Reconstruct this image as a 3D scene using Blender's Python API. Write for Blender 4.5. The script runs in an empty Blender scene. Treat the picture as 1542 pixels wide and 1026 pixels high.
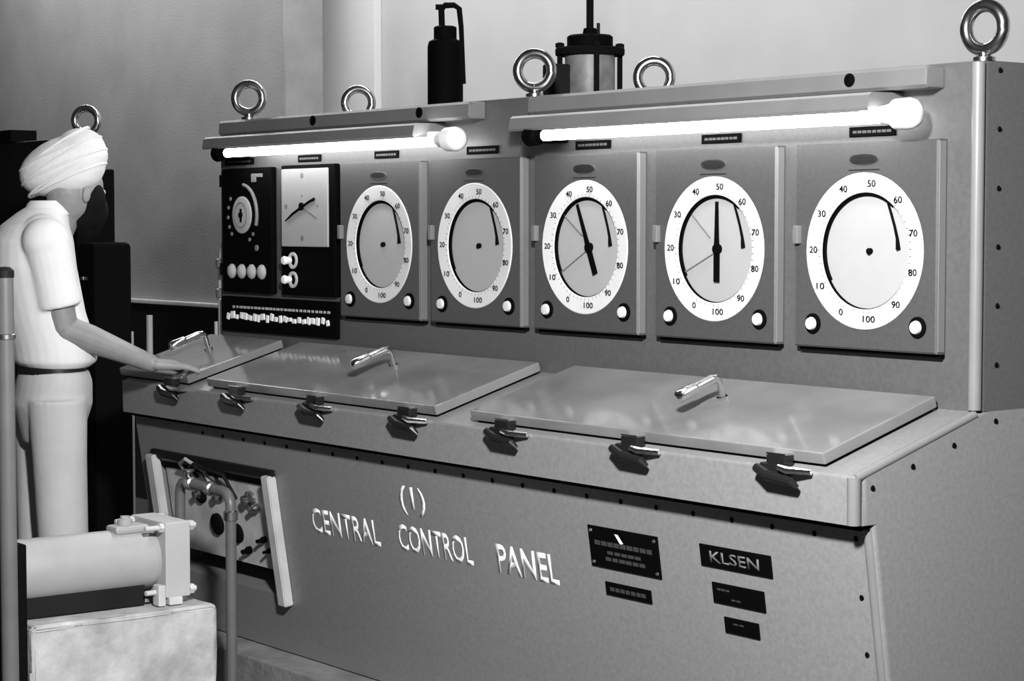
import bpy, bmesh, math, random
from mathutils import Vector, Matrix, Euler
random.seed(7)
S = bpy.context.scene
COL = S.collection

# ------------------------------------------------------------------ camera
cam_d = bpy.data.cameras.new('camera')
cam = bpy.data.objects.new('camera', cam_d)
COL.objects.link(cam)
cam.location = (2.8151, -3.3868, 1.45)
cam.rotation_euler = Euler((math.radians(90 - 3.26), math.radians(0.025), 0.9173), 'XYZ')
cam_d.sensor_fit = 'HORIZONTAL'
cam_d.sensor_width = 36.0
cam_d.lens = 36.0 * 3094.8 / 1542.0
cam_d.clip_end = 100
S.camera = cam

# ------------------------------------------------------------------ world and main lights
W = bpy.data.worlds.new('world'); S.world = W
W.use_nodes = True
W.node_tree.nodes['Background'].inputs[0].default_value = (1, 1, 1, 1)
W.node_tree.nodes['Background'].inputs[1].default_value = 0.035

def area(name, loc, target, size, power, spread=180, size_y=None):
    d = bpy.data.lights.new(name, 'AREA'); d.energy = power; d.size = size; d.shape = 'DISK'
    if size_y: d.shape = 'RECTANGLE'; d.size_y = size_y
    d.spread = math.radians(spread)
    o = bpy.data.objects.new(name, d); COL.objects.link(o)
    o.location = loc
    o.rotation_euler = (Vector(target) - Vector(loc)).to_track_quat('-Z', 'Y').to_euler()
    return o
area('work_lamp', (.9, -1.9, 2.2), (-1.1, 0, .9), 0.2, 192)
area('wall_fill_light', (-5.0, 0.95, 3.5), (-5.0, 1.15, 1.5), 6.5, 120, size_y=.25)  # added overhead light, unseen, brightens the walls behind the panel

S.view_settings.view_transform = 'Standard'
S.view_settings.look = 'None'
S.view_settings.gamma = 1.0
S.view_settings.use_curve_mapping = False
S.view_settings.exposure = 0.0

# ------------------------------------------------------------------ materials
def mat(name, v, rough=0.5, metal=0.0, var=0.0, scale=8.0, bump=0.0, bscale=60.0, spec=0.5, coat=0.0, emit=0.0, v2=None, detail=4):
    m = bpy.data.materials.new(name); m.use_nodes = True
    nt = m.node_tree; b = nt.nodes['Principled BSDF']
    b.inputs['Base Color'].default_value = (v, v, v, 1)
    b.inputs['Roughness'].default_value = rough
    b.inputs['Metallic'].default_value = metal
    b.inputs['Specular IOR Level'].default_value = spec
    b.inputs['Coat Weight'].default_value = coat
    b.inputs['Coat Roughness'].default_value = 0.12
    if emit:
        b.inputs['Emission Color'].default_value = (1, 1, 1, 1)
        b.inputs['Emission Strength'].default_value = emit
    tc = nt.nodes.new('ShaderNodeTexCoord')
    if var or v2 is not None:
        n = nt.nodes.new('ShaderNodeTexNoise'); n.inputs['Scale'].default_value = scale; n.inputs['Detail'].default_value = detail
        nt.links.new(tc.outputs['Object'], n.inputs['Vector'])
        r = nt.nodes.new('ShaderNodeValToRGB')
        lo = v * (1 - var); hi = v * (1 + var)
        if v2 is not None: lo, hi = v, v2
        r.color_ramp.elements[0].position = 0.32; r.color_ramp.elements[1].position = 0.68
        r.color_ramp.elements[0].color = (lo, lo, lo, 1); r.color_ramp.elements[1].color = (hi, hi, hi, 1)
        nt.links.new(n.outputs['Fac'], r.inputs['Fac']); nt.links.new(r.outputs['Color'], b.inputs['Base Color'])
    if bump:
        n2 = nt.nodes.new('ShaderNodeTexNoise'); n2.inputs['Scale'].default_value = bscale; n2.inputs['Detail'].default_value = 5
        nt.links.new(tc.outputs['Object'], n2.inputs['Vector'])
        bp = nt.nodes.new('ShaderNodeBump'); bp.inputs['Strength'].default_value = bump; bp.inputs['Distance'].default_value = 0.01
        nt.links.new(n2.outputs['Fac'], bp.inputs['Height']); nt.links.new(bp.outputs['Normal'], b.inputs['Normal'])
    return m
M = dict(
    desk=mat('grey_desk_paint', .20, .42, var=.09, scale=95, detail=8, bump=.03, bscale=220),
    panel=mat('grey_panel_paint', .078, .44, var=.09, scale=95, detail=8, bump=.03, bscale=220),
    trim=mat('corner_trim_highlight', .17, .32, var=.05, scale=9),
    lid=mat('glossy_lid_paint', .14, .11, v2=.20, scale=4.5, detail=5, bump=.006, bscale=14, spec=.45),
    door=mat('recorder_door_paint', .058, .45, var=.09, scale=95, detail=8, bump=.02, bscale=200),
    doorlight=mat('door_edge_paint', .14, .4),
    white=mat('white_enamel', .60, .4, var=.03, scale=20),
    chart=mat('chart_paper', .315, .6, var=.02, scale=30),
    chartdark=mat('grey_chart_paper', .34, .6, var=.02, scale=30),
    black=mat('black_enamel', .002, .7, spec=.03),
    blackmatt=mat('black_matt', .004, .9, spec=.05),
    bakelite=mat('black_bakelite', .01, .25),
    darkgrey=mat('dark_grey_paint', .010, .6, var=.2, scale=6, spec=.15),
    midgrey=mat('mid_grey_print', .15, .6),
    fixture=mat('fixture_paint', .135, .35, var=.06, scale=10),
    plastic=mat('white_lampholder_plastic', .85, .35),
    chrome=mat('chrome', .85, .12, metal=1.0),
    steel=mat('dull_steel', .42, .32, metal=1.0, var=.15, scale=30),
    boltsteel=mat('eyebolt_steel', .5, .22, metal=1.0, var=.3, scale=40),
    tube=mat('fluorescent_tube_glow', .9, .4, emit=20.0),
    paintwhite=mat('white_stencil_paint', .85, .6, var=.08, scale=60),
    fadedprint=mat('faded_print', .11, .6),
    engrave=mat('worn_engraving', .04, .5),
    wallgrey=mat('grey_wall_plaster', .27, .85, var=.10, scale=3, bump=.15, bscale=90),
    wallmid=mat('stained_wall_plaster', .22, .85, v2=.32, scale=5, bump=.1, bscale=60, detail=8),
    wallwhite=mat('white_wall_plaster', .70, .8, var=.02, scale=6),
    walllight=mat('light_wall_plaster', .50, .8, var=.04, scale=4),
    dado=mat('near_black_wall_band', .012, .5, var=.2, scale=5),
    floor=mat('dark_concrete_floor', .04, .7, var=.3, scale=3, bump=.2),
    concrete=mat('pale_concrete', .30, .9, v2=.52, scale=11, bump=.35, bscale=40, detail=9),
    plinth=mat('plinth_concrete', .22, .9, var=.3, scale=9, bump=.3),
    pumpgrey=mat('pump_grey_paint', .34, .45, var=.05, scale=12),
    pumplight=mat('pump_light_paint', .40, .5, var=.04, scale=12),
    pipe=mat('painted_pipe', .12, .4, var=.08, scale=12),
    pipelight=mat('light_conduit', .38, .45, var=.1, scale=12),
    frame=mat('light_frame_paint', .5, .5, var=.1, scale=15),
    plate=mat('mounting_plate_zinc', .5, .5, var=.2, scale=12),
    vessel=mat('vessel_grey', .18, .5, v2=.07, scale=14),
    skin=mat('skin', .25, .5, var=.10, scale=18),
    hair=mat('dark_hair', .005, .8, spec=.1),
    shirt=mat('white_cotton_shirt', .80, .85, var=.02, scale=12, bump=.12, bscale=28),
    trousers=mat('khaki_trousers', .52, .9, var=.05, scale=10, bump=.12, bscale=26),
    turban=mat('pale_turban_cloth', .72, .9, var=.03, scale=14, bump=.2, bscale=24),
    leather=mat('black_leather', .012, .45),
)

# ------------------------------------------------------------------ mesh helpers
def new(): return bmesh.new()
def xf(bm, verts, mx):
    bmesh.ops.transform(bm, matrix=mx, verts=verts)
def box(bm, c, s, rot=None, bev=0.0, seg=2):
    r = bmesh.ops.create_cube(bm, size=1.0)
    vs = r['verts']
    bmesh.ops.scale(bm, vec=Vector(s), verts=vs)
    if bev:
        es = list({e for v in vs for e in v.link_edges})
        q = bmesh.ops.bevel(bm, geom=es, offset=bev, segments=seg, affect='EDGES', profile=0.5)
        vs = list({v for f in q['faces'] for v in f.verts} | {v for v in vs if v.is_valid})
    mx = Matrix.Translation(Vector(c))
    if rot is not None: mx = mx @ (rot.to_4x4() if not isinstance(rot, Matrix) or len(rot) == 3 else rot)
    xf(bm, vs, mx)
def bx(bm, a, b, bev=0.0, seg=2):      # box between two corners
    a = Vector(a); b = Vector(b)
    box(bm, (a + b) / 2, [abs(b[i] - a[i]) for i in range(3)], None, bev, seg)
def cyl(bm, p0, p1, r0, r1=None, n=20, bev=0.0):
    p0 = Vector(p0); p1 = Vector(p1); r1 = r0 if r1 is None else r1
    lathe(bm, p0, p1 - p0, ([(0, 0)] + ([(r0 - bev, 0), (r0, bev), (r1, (p1 - p0).length - bev), (r1 - bev, (p1 - p0).length)] if bev else [(r0, 0), (r1, (p1 - p0).length)]) + [(0, (p1 - p0).length)]), n)
def lathe(bm, origin, axis, prof, n=24):    # prof: (radius, height) list
    axis = Vector(axis).normalized()
    q = axis.to_track_quat('Z', 'Y').to_matrix()
    rings = []
    for (r, h) in prof:
        if r < 1e-6:
            rings.append([bm.verts.new(Vector(origin) + axis * h)])
        else:
            rings.append([bm.verts.new(Vector(origin) + q @ Vector((r * math.cos(2 * math.pi * k / n), r * math.sin(2 * math.pi * k / n), h))) for k in range(n)])
    for a, b in zip(rings[:-1], rings[1:]):
        for k in range(n):
            k2 = (k + 1) % n
            if len(a) == 1 and len(b) == 1: continue
            if len(a) == 1: bm.faces.new((a[0], b[k2], b[k]))
            elif len(b) == 1: bm.faces.new((a[k], a[k2], b[0]))
            else: bm.faces.new((a[k], a[k2], b[k2], b[k]))
def tube(bm, pts, r, n=12, closed=False, caps=True):
    pts = [Vector(p) for p in pts]; N = len(pts)
    rr = r if isinstance(r, (list, tuple)) else [r] * N
    rings = []; prev = None
    for i, p in enumerate(pts):
        if closed: t = pts[(i + 1) % N] - pts[i - 1]
        else: t = pts[min(i + 1, N - 1)] - pts[max(i - 1, 0)]
        t.normalize()
        if prev is None:
            u = t.orthogonal().normalized()
        else:
            u = (prev - t * prev.dot(t)).normalized()
        prev = u; w = t.cross(u)
        rings.append([bm.verts.new(p + (u * math.cos(2 * math.pi * k / n) + w * math.sin(2 * math.pi * k / n)) * rr[i]) for k in range(n)])
    pairs = list(zip(rings[:-1], rings[1:]))
    if closed: pairs.append((rings[-1], rings[0]))
    for a, b in pairs:
        for k in range(n):
            bm.faces.new((a[k], a[(k + 1) % n], b[(k + 1) % n], b[k]))
    if caps and not closed:
        bm.faces.new(rings[0][::-1]); bm.faces.new(rings[-1])
def arc_pts(c, e1, e2, r, a0, a1, n):
    c = Vector(c); e1 = Vector(e1); e2 = Vector(e2)
    return [c + e1 * r * math.cos(math.radians(a0 + (a1 - a0) * i / (n - 1))) + e2 * r * math.sin(math.radians(a0 + (a1 - a0) * i / (n - 1))) for i in range(n)]
def prism(bm, poly, x0, x1):          # poly in (y, z), extruded along x
    a = [bm.verts.new((x0, y, z)) for y, z in poly]; b = [bm.verts.new((x1, y, z)) for y, z in poly]
    bm.faces.new(a); bm.faces.new(b[::-1])
    n = len(poly)
    for i in range(n): bm.faces.new((a[i], b[i], b[(i + 1) % n], a[(i + 1) % n]))
def bevel_where(bm, cond, off, seg=4):
    es = [e for e in bm.edges if cond(e)]
    if es: bmesh.ops.bevel(bm, geom=es, offset=off, segments=seg, affect='EDGES', profile=.5)
def mesh_of(name, bm, m, smooth=True, ang=35):
    bmesh.ops.recalc_face_normals(bm, faces=bm.faces[:])
    me = bpy.data.meshes.new(name)
    if smooth:
        for f in bm.faces: f.smooth = True
        for e in bm.edges:
            e.smooth = not (len(e.link_faces) != 2 or e.calc_face_angle(0) > math.radians(ang))
    bm.to_mesh(me); bm.free()
    me.materials.append(M[m] if isinstance(m, str) else m)
    return me
def wloc(o):
    v = Vector(o.location); p = o.parent
    while p: v = v + p.location; p = p.parent
    return v
def obj(name, bm, m, parent=None, smooth=True, ang=35, label=None, local=False):
    if parent is not None and not local:
        bmesh.ops.translate(bm, vec=-wloc(parent), verts=bm.verts[:])
    o = bpy.data.objects.new(name, mesh_of(name, bm, m, smooth, ang)); COL.objects.link(o)
    if parent is not None: o.parent = parent
    if label: o['label'] = label
    if smooth and m not in ('skin', 'shirt', 'turban', 'trousers', 'hair'):
        w = o.modifiers.new('normals', 'WEIGHTED_NORMAL'); w.keep_sharp = True
    return o
def inst(name, me, loc, parent=None, rot=None):        # shares mesh data, world location
    o = bpy.data.objects.new(name, me); COL.objects.link(o)
    o.location = Vector(loc) - (wloc(parent) if parent else Vector())
    if rot is not None: o.rotation_euler = rot
    if parent: o.parent = parent
    return o
def thing(name, label, cat, loc=(0, 0, 0), group=None):
    o = bpy.data.objects.new(name, None); COL.objects.link(o)
    o.empty_display_size = .1
    o.location = loc; tag(o, label, cat, group); return o
def tag(o, label, cat, group=None):
    o['label'] = label; o['category'] = cat
    if group: o['group'] = group
    return o
def struct(name, bm, m, parent=None):
    o = obj(name, bm, m, parent)
    if parent is None: o['kind'] = 'structure'
    return o
def dup(root, loc, label):
    r = root.copy(); COL.objects.link(r); r.location = loc; r['label'] = label
    for ch in list(root.children):
        c = ch.copy(); COL.objects.link(c); c.parent = r
        for g in list(ch.children):
            d = g.copy(); COL.objects.link(d); d.parent = c
    return r
def baked(o):          # apply modifiers without operators
    bpy.context.view_layer.update()
    dg = bpy.context.evaluated_depsgraph_get()
    me = bpy.data.meshes.new_from_object(o.evaluated_get(dg))
    me.name = o.data.name; o.modifiers.clear(); o.data = me
def text_bm(s, x0, x1, z0, z1, P, off=.0008, thick=.0012, keep=False, mono=False):
    """lettering fitted to a box; P(u, v, n) maps plane coordinates to the world"""
    c = bpy.data.curves.new('text', 'FONT'); c.body = s; c.size = 1; c.resolution_u = 3
    c.offset = .02 if mono else .012
    t = bpy.data.objects.new('text', c); COL.objects.link(t)
    bpy.context.view_layer.update()
    me = bpy.data.meshes.new_from_object(t.evaluated_get(bpy.context.evaluated_depsgraph_get()))
    bpy.data.objects.remove(t); bpy.data.curves.remove(c)
    bm = bmesh.new(); bm.from_mesh(me); bpy.data.meshes.remove(me)
    xs = [v.co.x for v in bm.verts]; ys = [v.co.y for v in bm.verts]
    ax, bx_, ay, by = min(xs), max(xs), min(ys), max(ys)
    q = bmesh.ops.extrude_face_region(bm, geom=bm.faces[:])
    top = {v for v in q['geom'] if isinstance(v, bmesh.types.BMVert)}
    for v in bm.verts:
        u = x0 + (v.co.x - ax) / (bx_ - ax) * (x1 - x0); w = z0 + (v.co.y - ay) / (by - ay) * (z1 - z0)
        v.co = P(u, w, off + (thick if v in top else 0))
    return bm
def join(bm, other):
    me = bpy.data.meshes.new('tmp'); other.to_mesh(me); other.free(); bm.from_mesh(me); bpy.data.meshes.remove(me)

# ------------------------------------------------------------------ setting
b = new(); bx(b, (-13, -9, -.1), (7, 6, 0)); struct('floor', b, 'floor')
b = new(); bx(b, (-13, 1.5, 1.065), (-5.285, 1.69, 5.2)); struct('wall_left', b, 'wallgrey')
b = new(); bx(b, (-5.285, 1.5, 1.065), (-5.255, 1.70, 5.2), .004); struct('trim_1', b, 'wallmid')
b = new(); bx(b, (-13, 1.46, 1.045), (-5.24, 1.69, 1.066), .004); struct('trim_2', b, 'frame')
b = new(); bx(b, (-13, 1.62, 0), (-5.285, 1.69, 1.045)); struct('baseboard_left', b, 'dado')  # near-black band below the grey wall
b = new(); bx(b, (-13, 1.9, 0), (7, 2.05, 5.2)); struct('wall_back', b, 'walllight')
b = new(); bx(b, (-6.2, 1.86, 0), (-5.07, 1.9, 5.2), .004); struct('trim_3', b, 'wallwhite')

# ------------------------------------------------------------------ the control panel
H, HB, D, HF, HL, YB, XL = 1.789, 1.054, .369, .946, .845, .50, -3.2
panel = thing('control_panel', 'long grey sheet metal control desk with sloping lids, on a concrete plinth', 'control panel', (-1.6, .1, .17))
b = new()
prism(b, [(0, H), (YB, H), (YB, HB), (0, HB)], XL, 0)
def vert_edge(e):
    a, c = e.verts
    return abs(a.co.x) < 1e-4 and abs(c.co.x) < 1e-4 and max(a.co.y, c.co.y) < .01
def vert_edge_l(e):
    a, c = e.verts
    return abs(a.co.x - XL) < 1e-4 and abs(c.co.x - XL) < 1e-4 and max(a.co.y, c.co.y) < .01
bevel_where(b, vert_edge, .020, 5); bevel_where(b, vert_edge_l, .01, 3)
bevel_where(b, lambda e: all(abs(v.co.z - H) < 1e-3 and v.co.y < .03 for v in e.verts), .006, 3)
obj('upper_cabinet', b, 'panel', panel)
b = new()
prism(b, [(0, HB), (YB, HB), (YB, HL), (-D + .002, HL), (-D, HF)], XL, 0)
bevel_where(b, lambda e: vert_edge(e) and abs(e.verts[0].co.y - e.verts[1].co.y) < .01, .020, 5); bevel_where(b, vert_edge, .012, 3); bevel_where(b, vert_edge_l, .01, 3)
bevel_where(b, lambda e: all(abs(v.co.z - HF) < .02 and v.co.y < -D + .02 for v in e.verts) and abs(e.verts[0].co.x - e.verts[1].co.x) > 1, .008, 3)
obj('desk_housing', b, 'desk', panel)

# lower cabinet, front leaning inwards, with the open terminal compartment
def lowY(z): return -.321 + .15 * (.833 - z)
def LP(x, z, n=0): return Vector((x, lowY(z) - .989 * n, z - .148 * n))
b = new(); zt, zb = HL, .172
prism(b, [(lowY(zt), zt), (YB, zt), (YB, zb), (lowY(zb), zb)], XL, 0)
bevel_where(b, lambda e: all(abs(v.co.x) < 1e-3 and v.co.y < -.1 for v in e.verts), .016, 4)
low = obj('lower_cabinet', b, 'desk', panel)
OX0, OX1, OZ0, OZ1 = -3.10, -2.40, .345, .695
b = new(); r = bmesh.ops.create_cube(b, size=1)
cs = [LP(x, z, n) for n in (.1, -.16) for x in (OX0, OX1) for z in (OZ0, OZ1)]
b.free(); b = new(); vs = [b.verts.new(c - wloc(low)) for c in cs]
for f in ((0, 1, 3, 2), (4, 6, 7, 5), (0, 4, 5, 1), (2, 3, 7, 6), (0, 2, 6, 4), (1, 5, 7, 3)): b.faces.new([vs[i] for i in f])
bmesh.ops.recalc_face_normals(b, faces=b.faces[:])
me = bpy.data.meshes.new('cut'); b.to_mesh(me); b.free()
cut = bpy.data.objects.new('cut', me); COL.objects.link(cut); cut.location = wloc(low)
md = low.modifiers.new('hole', 'BOOLEAN'); md.object = cut; md.operation = 'DIFFERENCE'; md.solver = 'EXACT'
baked(low); bpy.data.objects.remove(cut)
b = new(); prism(b, [(-.352, HL + .001), (-.312, HL + .001), (-.312, HL - .013), (-.350, HL - .011)], XL + .01, -.006)  # dark strip put in for the shadow under the desk lip
obj('lip_shade_strip', b, 'blackmatt', panel, label='black strip standing for the shadow under the overhanging desk edge')
# frame flanges round the compartment
for (x0, x1) in ((OX0 - .012, OX0 + .035), (OX1 + .012, OX1 + .052)):
    b = new(); 
    for s in (0,):
        p = [LP(x0, OZ0 - .02, .03), LP(x1, OZ0 - .02, .03), LP(x1, OZ1 + .02, .03), LP(x0, OZ1 + .02, .03)]
        q = [LP(x0, OZ0 - .02, -.0), LP(x1, OZ0 - .02, 0), LP(x1, OZ1 + .02, 0), LP(x0, OZ1 + .02, 0)]
        vs = [b.verts.new(v) for v in p + q]
        for f in ((0, 1, 2, 3), (7, 6, 5, 4), (0, 4, 5, 1), (1, 5, 6, 2), (2, 6, 7, 3), (3, 7, 4, 0)): b.faces.new([vs[i] for i in f])
    bmesh.ops.bevel(b, geom=b.edges[:], offset=.003, segments=2, affect='EDGES')
    obj('compartment_flange', b, 'frame', panel, label='pale upright flange of the open compartment')
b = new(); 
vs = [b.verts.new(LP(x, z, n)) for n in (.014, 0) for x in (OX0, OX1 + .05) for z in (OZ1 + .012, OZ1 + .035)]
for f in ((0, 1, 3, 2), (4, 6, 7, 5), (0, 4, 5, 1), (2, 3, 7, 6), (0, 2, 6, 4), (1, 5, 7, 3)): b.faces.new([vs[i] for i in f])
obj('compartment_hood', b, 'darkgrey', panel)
# mounting plate with its fittings
def plate_hole(bm, P, x0, x1, z0, z1, holes, t=.004):
    pass
mp = new(); 
vs = [mp.verts.new(LP(x, z, n)) for n in (-.022, -.032) for x in (OX0 + .02, OX1 - .012) for z in (.41, .665)]
for f in ((0, 1, 3, 2), (4, 6, 7, 5), (0, 4, 5, 1), (2, 3, 7, 6), (0, 2, 6, 4), (1, 5, 7, 3)): mp.faces.new([vs[i] for i in f])
mplate = obj('mounting_plate', mp, 'plate', panel, label='pale zinc plate inside the open compartment')
N = Vector((0, -.989, -.148))
for (x, z, r_, mt) in ((-2.86, .60, .028, 'blackmatt'), (-2.78, .515, .034, 'blackmatt'), (-2.66, .50, .03, 'blackmatt')):
    b = new(); p = LP(x, z, -.022); lathe(b, p, N, [(0, 0), (r_, 0), (r_, .010), (r_ * .8, .014), (0, .014)], 20)
    obj('cable_gland', b, mt, mplate)
for (x, z, r_) in ((-2.86, .605, .018), (-2.73, .615, .022), (-2.55, .62, .024), (-2.52, .595, .015), (-2.50, .50, .010), (-2.47, .47, .008), (-2.60, .455, .012)):
    b = new(); p = LP(x, z, -.022); lathe(b, p, N, [(0, 0), (r_, 0), (r_, .012), (r_ * .6, .02), (r_ * .6, .032), (0, .034)], 16)
    obj('terminal_knob', b, 'steel' if r_ > .012 else 'black', mplate)
for k in range(3):
    b = new(); x = -2.93 + .06 * k
    tube(b, [LP(x, .655, -.018), LP(x + .02, .70, .014), LP(x + .09, .725 - .01 * k, .03), LP(x + .16, .69, .01), LP(x + .17, .61, -.018)], .006, 8)
    obj('cable', b, 'pipelight' if k == 0 else 'darkgrey', mplate)

# raised corner trims, edge highlight partly put into their own paint
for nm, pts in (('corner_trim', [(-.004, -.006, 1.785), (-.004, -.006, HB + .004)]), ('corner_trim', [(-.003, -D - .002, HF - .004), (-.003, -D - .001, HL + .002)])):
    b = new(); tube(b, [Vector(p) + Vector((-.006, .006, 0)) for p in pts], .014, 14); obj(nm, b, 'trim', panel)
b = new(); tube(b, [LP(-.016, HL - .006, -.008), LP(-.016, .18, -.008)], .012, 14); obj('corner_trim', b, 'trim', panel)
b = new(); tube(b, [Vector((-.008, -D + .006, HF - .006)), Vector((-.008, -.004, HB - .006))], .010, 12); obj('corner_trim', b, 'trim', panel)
# plinth strip at the foot
b = new(); bx(b, (XL - .02, -.34, 0), (.03, YB + .02, .168), .008); o = obj('plinth', b, 'plinth'); tag(o, 'low rough concrete plinth running under the grey control desk', 'plinth')

# dark screws
b = new(); lathe(b, (0, 0, -.002), (0, 0, 1), [(.0065, 0), (.0065, .002), (.0045, .0045), (0, .005)], 10); scr = mesh_of('screw', b, 'black')
def screw(p, n): inst('screw', scr, p, panel, Vector(n).to_track_quat('Z', 'Y').to_euler())
for z in (1.77, 1.647, 1.523, 1.40, 1.276, 1.151, 1.032): screw((0, .057, z), (1, 0, 0))
for y, z in ((-.075, .989), (-.201, .954), (-.320, .919)): screw((0, y, z), (1, 0, 0))
for y, z in ((-.281, .76), (-.263, .72), (-.250, .596)): screw((-.004, y, z), (1, 0, 0))
for z in (.811, .688, .568): screw(LP(-.046, z), N)
for k in range(22): screw(LP(-.163 - .1235 * k, .808), N)

# stencilled words
def word(s, x0, x1, z0, z1):
    b = text_bm(s, x0, x1, z0, z1, LP, .0004, .0003, mono=True); o = obj('stencilled_word', b, 'paintwhite', panel, smooth=False, label='white stencilled lettering ' + s); return o
word('(1)', -1.708, -1.588, .674, .753)
word('CENTRAL', -2.178, -1.828, .567, .640)
word('CONTROL', -1.738, -1.400, .571, .645)
word('PANEL', -1.296, -1.048, .570, .645)

# black nameplates on the lower front
def nameplate(x0, x1, z0, z1, bars, label, screws=True, round_=.004):
    b = new(); box(b, (0, 0, 0), (x1 - x0, z1 - z0, .004), None, .0012, 1)
    rot = Matrix(((1, 0, 0), (0, -.148, -.989), (0, .989, -.148))).to_4x4()
    bmesh.ops.transform(b, matrix=Matrix.Translation(LP((x0 + x1) / 2, (z0 + z1) / 2, .002)) @ rot, verts=b.verts[:])
    o = obj('nameplate', b, 'black', panel, label=label)
    if bars:
        b = new()
        for (u0, u1, v0, v1) in bars:
            xa, xb = x0 + (x1 - x0) * u0, x0 + (x1 - x0) * u1; za, zb_ = z0 + (z1 - z0) * v0, z0 + (z1 - z0) * v1
            f = [b.verts.new(LP(*q, .0045)) for q in ((xa, za), (xb, za), (xb, zb_), (xa, zb_))]; b.faces.new(f)
        e = obj('engraving', b, 'engrave', o, smooth=False)
    if screws:
        for (x, z) in ((x0 + .012, z0 + .012), (x1 - .012, z0 + .012), (x0 + .012, z1 - .012), (x1 - .012, z1 - .012)):
            b = new(); lathe(b, LP(x, z, .004), N, [(.005, 0), (.004, .0025), (0, .003)], 8); obj('rivet', b, 'steel', o)
    return o
def dashes(n, v0, v1, a=.1, c=.9, gap=.25):
    w = (c - a) / n
    return [(a + k * w + w * gap * random.uniform(.2, .6), a + (k + 1) * w - w * gap * random.uniform(.1, .5), v0, v1) for k in range(n)]
o = nameplate(-.911, -.662, .640, .740, dashes(9, .55, .66, .08, .92) + dashes(5, .36, .44, .25, .75) + dashes(6, .2, .29, .22, .8), 'large black nameplate with a small bright emblem')
b = new(); p0 = LP(-.80, .722, .005)
vs = [b.verts.new(LP(*q, .005)) for q in ((-.812, .728), (-.800, .728), (-.783, .708), (-.795, .706))]; b.faces.new(vs); obj('emblem', b, 'paintwhite', o, smooth=False)
nameplate(-.869, -.706, .576, .608, dashes(7, .35, .65, .1, .9), 'narrow black nameplate under the large one', False)
o = nameplate(-.522, -.298, .693, .743, [], 'upper black nameplate with worn lettering', False)
b = text_bm('KLSEN', -.49, -.335, .705, .731, LP, .0042, .0006); obj('engraving', b, 'fadedprint', o, smooth=False)
nameplate(-.494, -.330, .613, .660, dashes(3, .65, .75, .1, .35) + dashes(2, .25, .33, .35, .55), 'middle black nameplate of the right column', False)
nameplate(-.466, -.357, .549, .585, dashes(2, .6, .7, .25, .6), 'smallest black nameplate, lowest of the right column', False)

# black tag strips over the instruments
for i, (x0, x1) in enumerate(((-3.161, -2.976), (-2.703, -2.571), (-2.273, -2.148), (-1.811, -1.664), (-1.333, -1.194), (-.853, -.717), (-.371, -.235))):
    b = new(); bx(b, (x0, -.004, 1.641), (x1, 0, 1.663), .001, 1); o = obj('tag_strip', b, 'black', panel)
    b = new()
    for (u0, u1, v0, v1) in dashes(8, .35, .62, .08, .92):
        f = [b.verts.new((x0 + (x1 - x0) * u, -.0044, 1.641 + .022 * v)) for u, v in ((u0, v0), (u1, v0), (u1, v1), (u0, v1))]; b.faces.new(f)
    obj('engraving', b, 'engrave', o, smooth=False)

# ------------------------------------------------------------------ desk lids
sl = math.atan2(HB - HF, D); cs_, sn = math.cos(sl), math.sin(sl)
Ls = math.hypot(D, HB - HF)
def DP(x, t, n=0):     # t metres up the slope from the front edge, n above the surface
    return Vector((x, -D + t * cs_ - n * sn, HF + t * sn + n * cs_))
drot = Matrix(((1, 0, 0), (0, cs_, -sn), (0, sn, cs_)))
def dbox(b, x0, x1, t0, t1, n0, n1, bev=0.0):
    box(b, DP((x0 + x1) / 2, (t0 + t1) / 2, (n0 + n1) / 2), (x1 - x0, t1 - t0, n1 - n0), drot, bev)
def lid(x0, x1, hx, clips, label, chrome_clip=False):
    b = new(); dbox(b, x0, x1, .020, Ls - .010, .007, .033, .004)
    L_ = obj('lid', b, 'lid', panel, label=label)
    b = new(); dbox(b, x0 + .012, x1 - .012, .03, Ls - .015, 0, .008); obj('lid_gasket', b, 'blackmatt', L_)
    # lever handle: post with a grip lying back over the lid
    b = new(); t0 = .245
    cyl(b, DP(hx, t0, .033), DP(hx, t0, .040), .014, n=16)
    tube(b, [DP(hx, t0, .036), DP(hx, t0, .076), DP(hx, t0 - .008, .086), DP(hx, t0 - .022, .088), DP(hx, t0 - .075, .086)], [.008, .008, .0105, .0115, .0105], 12)
    tube(b, [DP(hx, t0 - .070, .086), DP(hx, t0 - .078, .086), DP(hx, t0 - .115, .084), DP(hx, t0 - .128, .083), DP(hx, t0 - .133, .083)], [.0105, .014, .0155, .014, .006], 12)
    obj('lever_handle', b, 'chrome', L_)
    for cx in clips:
        c = new()
        bx(c, (cx - .055, -D - .020, HF - .024), (cx + .02, -D + .002, HF + .008), .004)
        bx(c, (cx - .038, -D - .016, HF + .004), (cx + .016, -D + .012, HF + .026), .003)
        tube(c, [(cx - .06, -D - .022, HF - .004), (cx - .02, -D - .030, HF - .016), (cx + .045, -D - .026, HF - .024), (cx + .055, -D - .018, HF - .036)], [.010, .012, .010, .006], 10)
        cl = obj('clip', c, 'bakelite', L_, label='black toggle clip on the front edge')
        c = new()
        bx(c, (cx - .04, -D - .014, HF + .026), (cx + .016, -D + .014, HF + .030), .001)
        tube(c, [(cx + .010, -D - .030, HF + .004), (cx + .03, -D - .024, HF - .002), (cx + .085, -D - .008, HF - .002)], [.006, .008, .006], 8)
        obj('catch', c, 'chrome', cl)
    return L_
lid(-1.315, -.10, -.626, (-1.14, -.665, -.20), 'right desk lid, grey and glossy')
lid(-2.66, -1.465, -1.968, (-2.44, -2.01, -1.56), 'middle desk lid, grey and glossy')
lid(-3.235, -2.78, -3.03, (-2.84,), 'left desk lid under the hand')

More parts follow.
